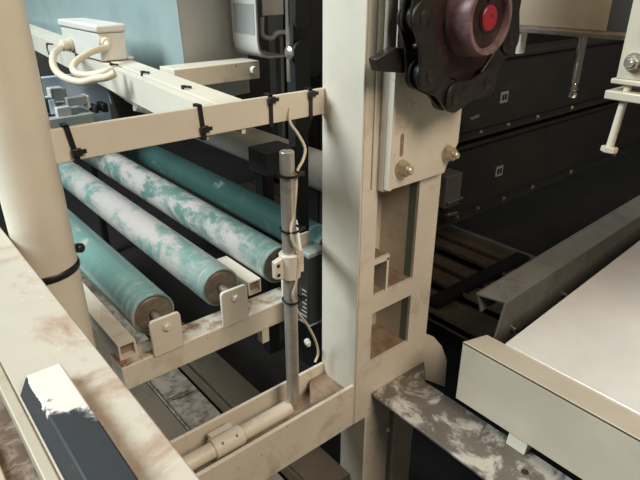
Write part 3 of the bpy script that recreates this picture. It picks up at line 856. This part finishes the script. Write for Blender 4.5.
# junction box
jb = thing('junction_box', (.435, 1.26, -.155), 'light grey junction box on the channel arm with two conduits', 'junction box')
b_ = BM(); box(b_, .4053, .459, 1.15, 1.37, -.1535, -.101); obj('body', b_, 'box', jb, bevel=.003)
b_ = BM(); box(b_, .4020, .4625, 1.145, 1.375, -.101, -.086); obj('lid', b_, 'box', jb, bevel=.004)
b_ = BM(); box(b_, .459, .472, 1.15, 1.17, -.1535, -.149); obj('lug', b_, 'box', jb, bevel=.001)
g1 = aty(105, 42, 1.15); g2 = atx(72, 44, .4053)
b_ = BM(); lathe(b_, (g1.x, 1.15, g1.z), (-.15, -1, -.05), [(0, 0), (0, .0125), (.006, .0125), (.006, .0105), (.016, .0105), (.018, .008), (.018, 0)], 12); obj('gland', b_, 'conduit', jb)
b_ = BM(); lathe(b_, (.4053, g2.y, g2.z), (-1, -.1, -.05), [(0, 0), (0, .0145), (.008, .0145), (.008, .012), (.022, .012), (.024, .009), (.024, 0)], 12); obj('gland', b_, 'conduit', jb)
e1 = Vector((g1.x, 1.15, g1.z)) + Vector((-.15, -1, -.05)) * .015
P1 = [e1, e1 + Vector((-.006, -.014, -.006)), aty(93, 51, 1.10), aty(82, 57, 1.09), aty(75, 63, 1.08), aty(73, 69, 1.07), aty(78, 74, 1.05), aty(90, 75, 1.03), aty(104, 72, 1.01), aty(112, 69, 1.01)]
b_ = BM(); sweep(b_, P1, .0062, 14); obj('conduit', b_, 'conduit', label='cream conduit looping from the front gland of junction box', cat='conduit')
e2 = Vector((.4053, g2.y, g2.z)) + Vector((-1, -.1, -.05)) * .020
P2 = [e2, e2 + Vector((-.010, -.012, -.004)), aty(54, 54, 1.20), aty(53, 64, 1.16), aty(58, 73, 1.12), aty(68, 79, 1.08), aty(82, 82, 1.04), aty(95, 79, 1.015), aty(107, 77, .985), aty(115, 73, .975)]
b_ = BM(); sweep(b_, P2, .0066, 14); obj('conduit', b_, 'conduit', label='cream conduit looping lower from the side gland of junction box', cat='conduit')
# ties on the channel arm
for (px, py, lab_) in ((48, 46, 'thin black tie tail on the channel arm left of junction box'), (112, 67, 'thin black tie on channel arm holding the conduits'), (143, 75, 'thin black tie halfway along the channel arm'), (184, 90, 'thin black tie on channel arm near the flat bar')):
    p = atz(px, py, zA); d = Vector((dA.x, dA.y, 0)); n = Vector((nA.x, nA.y, 0))
    tr_ = thing('wire_tie', p, lab_, 'cable tie', 'thin ties on the channel arm')
    b_ = BM()
    sweep(b_, [p + n * .012 + Vector((0, 0, .003)), p + n * .0 + Vector((0, 0, .004)), p - n * .003 + Vector((0, 0, -.006)), p - n * .003 - d * .012 + Vector((0, 0, -.018))], .0019, 8)
    obj('strap', b_, 'tie', tr_)
    b_ = BM(); box(b_, p.x - .003, p.x + .003, p.y - .003, p.y + .003, p.z + .003, p.z + .007); obj('head', b_, 'tie', tr_)

# machinery glimpsed below the channel arm
vp = thing('valve_unit', (.53, 1.7, -.6), 'white valve unit glimpsed beneath the channel arm at left', 'valve unit')
yv = 1.75


def vbox(name, pa, pb, y0, y1, mat):
    a, c = aty(*pa, y0), aty(*pb, y0)
    b_ = BM(); box(b_, a.x, c.x, y0, y1, c.z, a.z); return obj(name, b_, mat, vp, bevel=.003)


vbox('block', (52, 90), (68, 100), yv, yv + .06, 'box')
vbox('block', (48, 100), (58, 114), yv - .02, yv + .05, 'paleblue')
vbox('block', (56, 108), (73, 117), yv - .04, yv + .04, 'box')
vbox('cylinder_body', (66, 98), (88, 104), yv - .03, yv, 'greysheet')
vbox('coil', (86, 96), (92, 108), yv - .03, yv + .02, 'box')
vbox('coil', (94, 106), (100, 113), yv - .05, yv, 'black')
vbox('coil', (102, 104), (109, 112), yv - .05, yv, 'black')
vbox('base_plate', (44, 120), (96, 124), yv - .05, yv + .12, 'greysheet')
vbox('back_sheet', (36, 78), (114, 128), yv + .12, yv + .14, 'paleblue')
vbox('side_post', (38, 62), (45, 124), yv - .02, yv + .02, 'black')
a = aty(40, 124, yv - .05)
b_ = BM(); box(b_, RX[0] + .05, RX[0] + .085, yv, yv + .03, FLOOR, a.z); obj('leg', b_, 'black', vp)
b_ = BM(); a = aty(110, 90, 1.55); c = aty(150, 126, 1.55); prism(b_, [(a.x, a.z), (c.x, c.z + .03), (c.x, c.z), (a.x + .02, c.z)], 'y', 1.55, 1.57)
obj('dark_gusset', b_, 'black', label='black triangular gusset under the channel arm', cat='gusset')
ar = thing('white_hose', aty(160, 118, 1.3), 'short white hose curving under the channel arm', 'hose')
b_ = BM(); sweep(b_, [aty(135, 106, 1.3), aty(150, 110, 1.3), aty(165, 120, 1.3)], .012, 14); obj('hose_body', b_, 'box', ar)

# dark uprights and linkage behind the flat bar, centre
yu = .790
a = aty(294, 60, yu); c = aty(308, 60, yu)
up = thing('black_upright', ((a.x + c.x) / 2, yu + .01, rt), 'black upright post standing on rail behind rod and flat bar', 'post')
b_ = BM(); box(b_, a.x, c.x, yu, yu + .022, rt + .001, .3); obj('post_bar', b_, 'black', up, bevel=.002)
b_ = BM(); e = aty(289, 50, yu - .004); box(b_, e.x, e.x + .003, yu - .004, yu + .004, -.165, .3); obj('bright_edge', b_, 'steel', up)
b_ = BM(); p = aty(265, 153, yu); p2 = aty(292, 171, yu)
box(b_, p.x, a.x, yu - .002, yu + .055, p2.z + .002, p.z); obj('side_block', b_, 'black', up, label='small black block jutting left', bevel=.002)
lk = thing('linkage_arm', (a.x, yu - .01, -.3), 'dark rounded linkage arm with steel pivot on black upright', 'linkage')
a = aty(300, 45, yu - .012)
b_ = BM(); link_plate(b_, (a.x + .006, a.z - .012), (a.x + .006, a.z - .13), yu - .012, yu - .0045, .019, .0165); obj('lower_plate', b_, 'black', lk, bevel=.0015)
b_ = BM(); link_plate(b_, (a.x + .003, a.z + .20), (a.x + .003, a.z + .04), yu - .020, yu - .0125, .018, .0155); obj('upper_plate', b_, 'black', lk, bevel=.0015)
q = aty(287, 53, yu - .008)
b_ = BM(); lathe(b_, (q.x + .006, yu - .008, q.z), (-1, 0, 0), [(0, 0), (0, .011), (.003, .011), (.006, .007), (.007, 0)], 24); obj('pivot', b_, 'steel', lk)
ub = thing('hook_bracket', (.72, 1.12, -.1), 'dark bent hook bracket left of the black upright', 'bracket')
pts = [aty(262, 17, 1.1), aty(262, 32, 1.1), aty(265, 37, 1.1), aty(272, 38, 1.1), aty(277, 33, 1.1), aty(290, 32, 1.1)]
b_ = BM(); sweep(b_, pts, .0055, 10); obj('hook', b_, 'greysheet', ub)
b_ = BM(); a = aty(262, 0, 1.15); c = aty(284, 15, 1.15); box(b_, a.x, c.x, 1.15, 1.2, c.z, .3); obj('head_block', b_, 'greysheet', ub, bevel=.002)
b_ = BM(); a = aty(280, 38, 1.09); c = aty(283, 95, 1.09); box(b_, a.x, a.x + .006, 1.09, 1.11, c.z - .1, a.z); obj('drop_rod', b_, 'grey_guide', ub)
dp = thing('frame_plate', (1.0, 1.42, FLOOR), 'black frame plate closing the gap behind the black upright', 'panel')
b_ = BM(); box(b_, .72, .979, 1.40, 1.42, -.34, .5); obj('sheet', b_, 'pitch', dp)
b_ = BM(); a = aty(308, 14, 1.36); c = aty(330, 38, 1.36); box(b_, a.x, a.x + .12, 1.36, 1.40, c.z, .4); obj('grey_cover', b_, 'slate', dp)
b_ = BM(); box(b_, .935, .979, 1.40, 1.44, FLOOR, -.34); obj('upright', b_, 'pitch', dp)

# ================================================================== LIGHT
def area(name, loc, target, size, power, color, size_y=None):
    l = bpy.data.lights.new(name, 'AREA'); l.energy = power; l.color = color
    l.shape = 'RECTANGLE'; l.size = size; l.size_y = size_y or size
    o = bpy.data.objects.new(name, l); COL.objects.link(o); o.location = loc
    o.rotation_euler = (Vector(target) - Vector(loc)).to_track_quat('-Z', 'Y').to_euler()
    return o


area('daylight_window', (-1.75, 1.6, 1.8), (.5, .8, -.4), 1.7, 205, (.80, .93, 1.0), 1.3)
area('workshop_lamp', (.45, -1.6, 1.6), (.65, .6, -.4), 1.1, 70, (1.0, .85, .70))

w = bpy.data.worlds.new('world'); S.world = w; w.use_nodes = True
w.node_tree.nodes['Background'].inputs[0].default_value = (1.0, .96, .90, 1)
w.node_tree.nodes['Background'].inputs[1].default_value = .075

# ================================================================== CAMERA
cam = bpy.data.cameras.new('camera'); cam.sensor_width = 36; cam.lens = F * 36 / 640; cam.clip_start = .01
co = bpy.data.objects.new('camera', cam); COL.objects.link(co)
fwd = ray(320, 240)
co.rotation_euler = fwd.to_track_quat('-Z', 'Y').to_euler()
S.camera = co
S.view_settings.view_transform = 'Standard'; S.view_settings.look = 'None'
S.view_settings.exposure = -.02; S.view_settings.gamma = 1; S.view_settings.use_curve_mapping = False
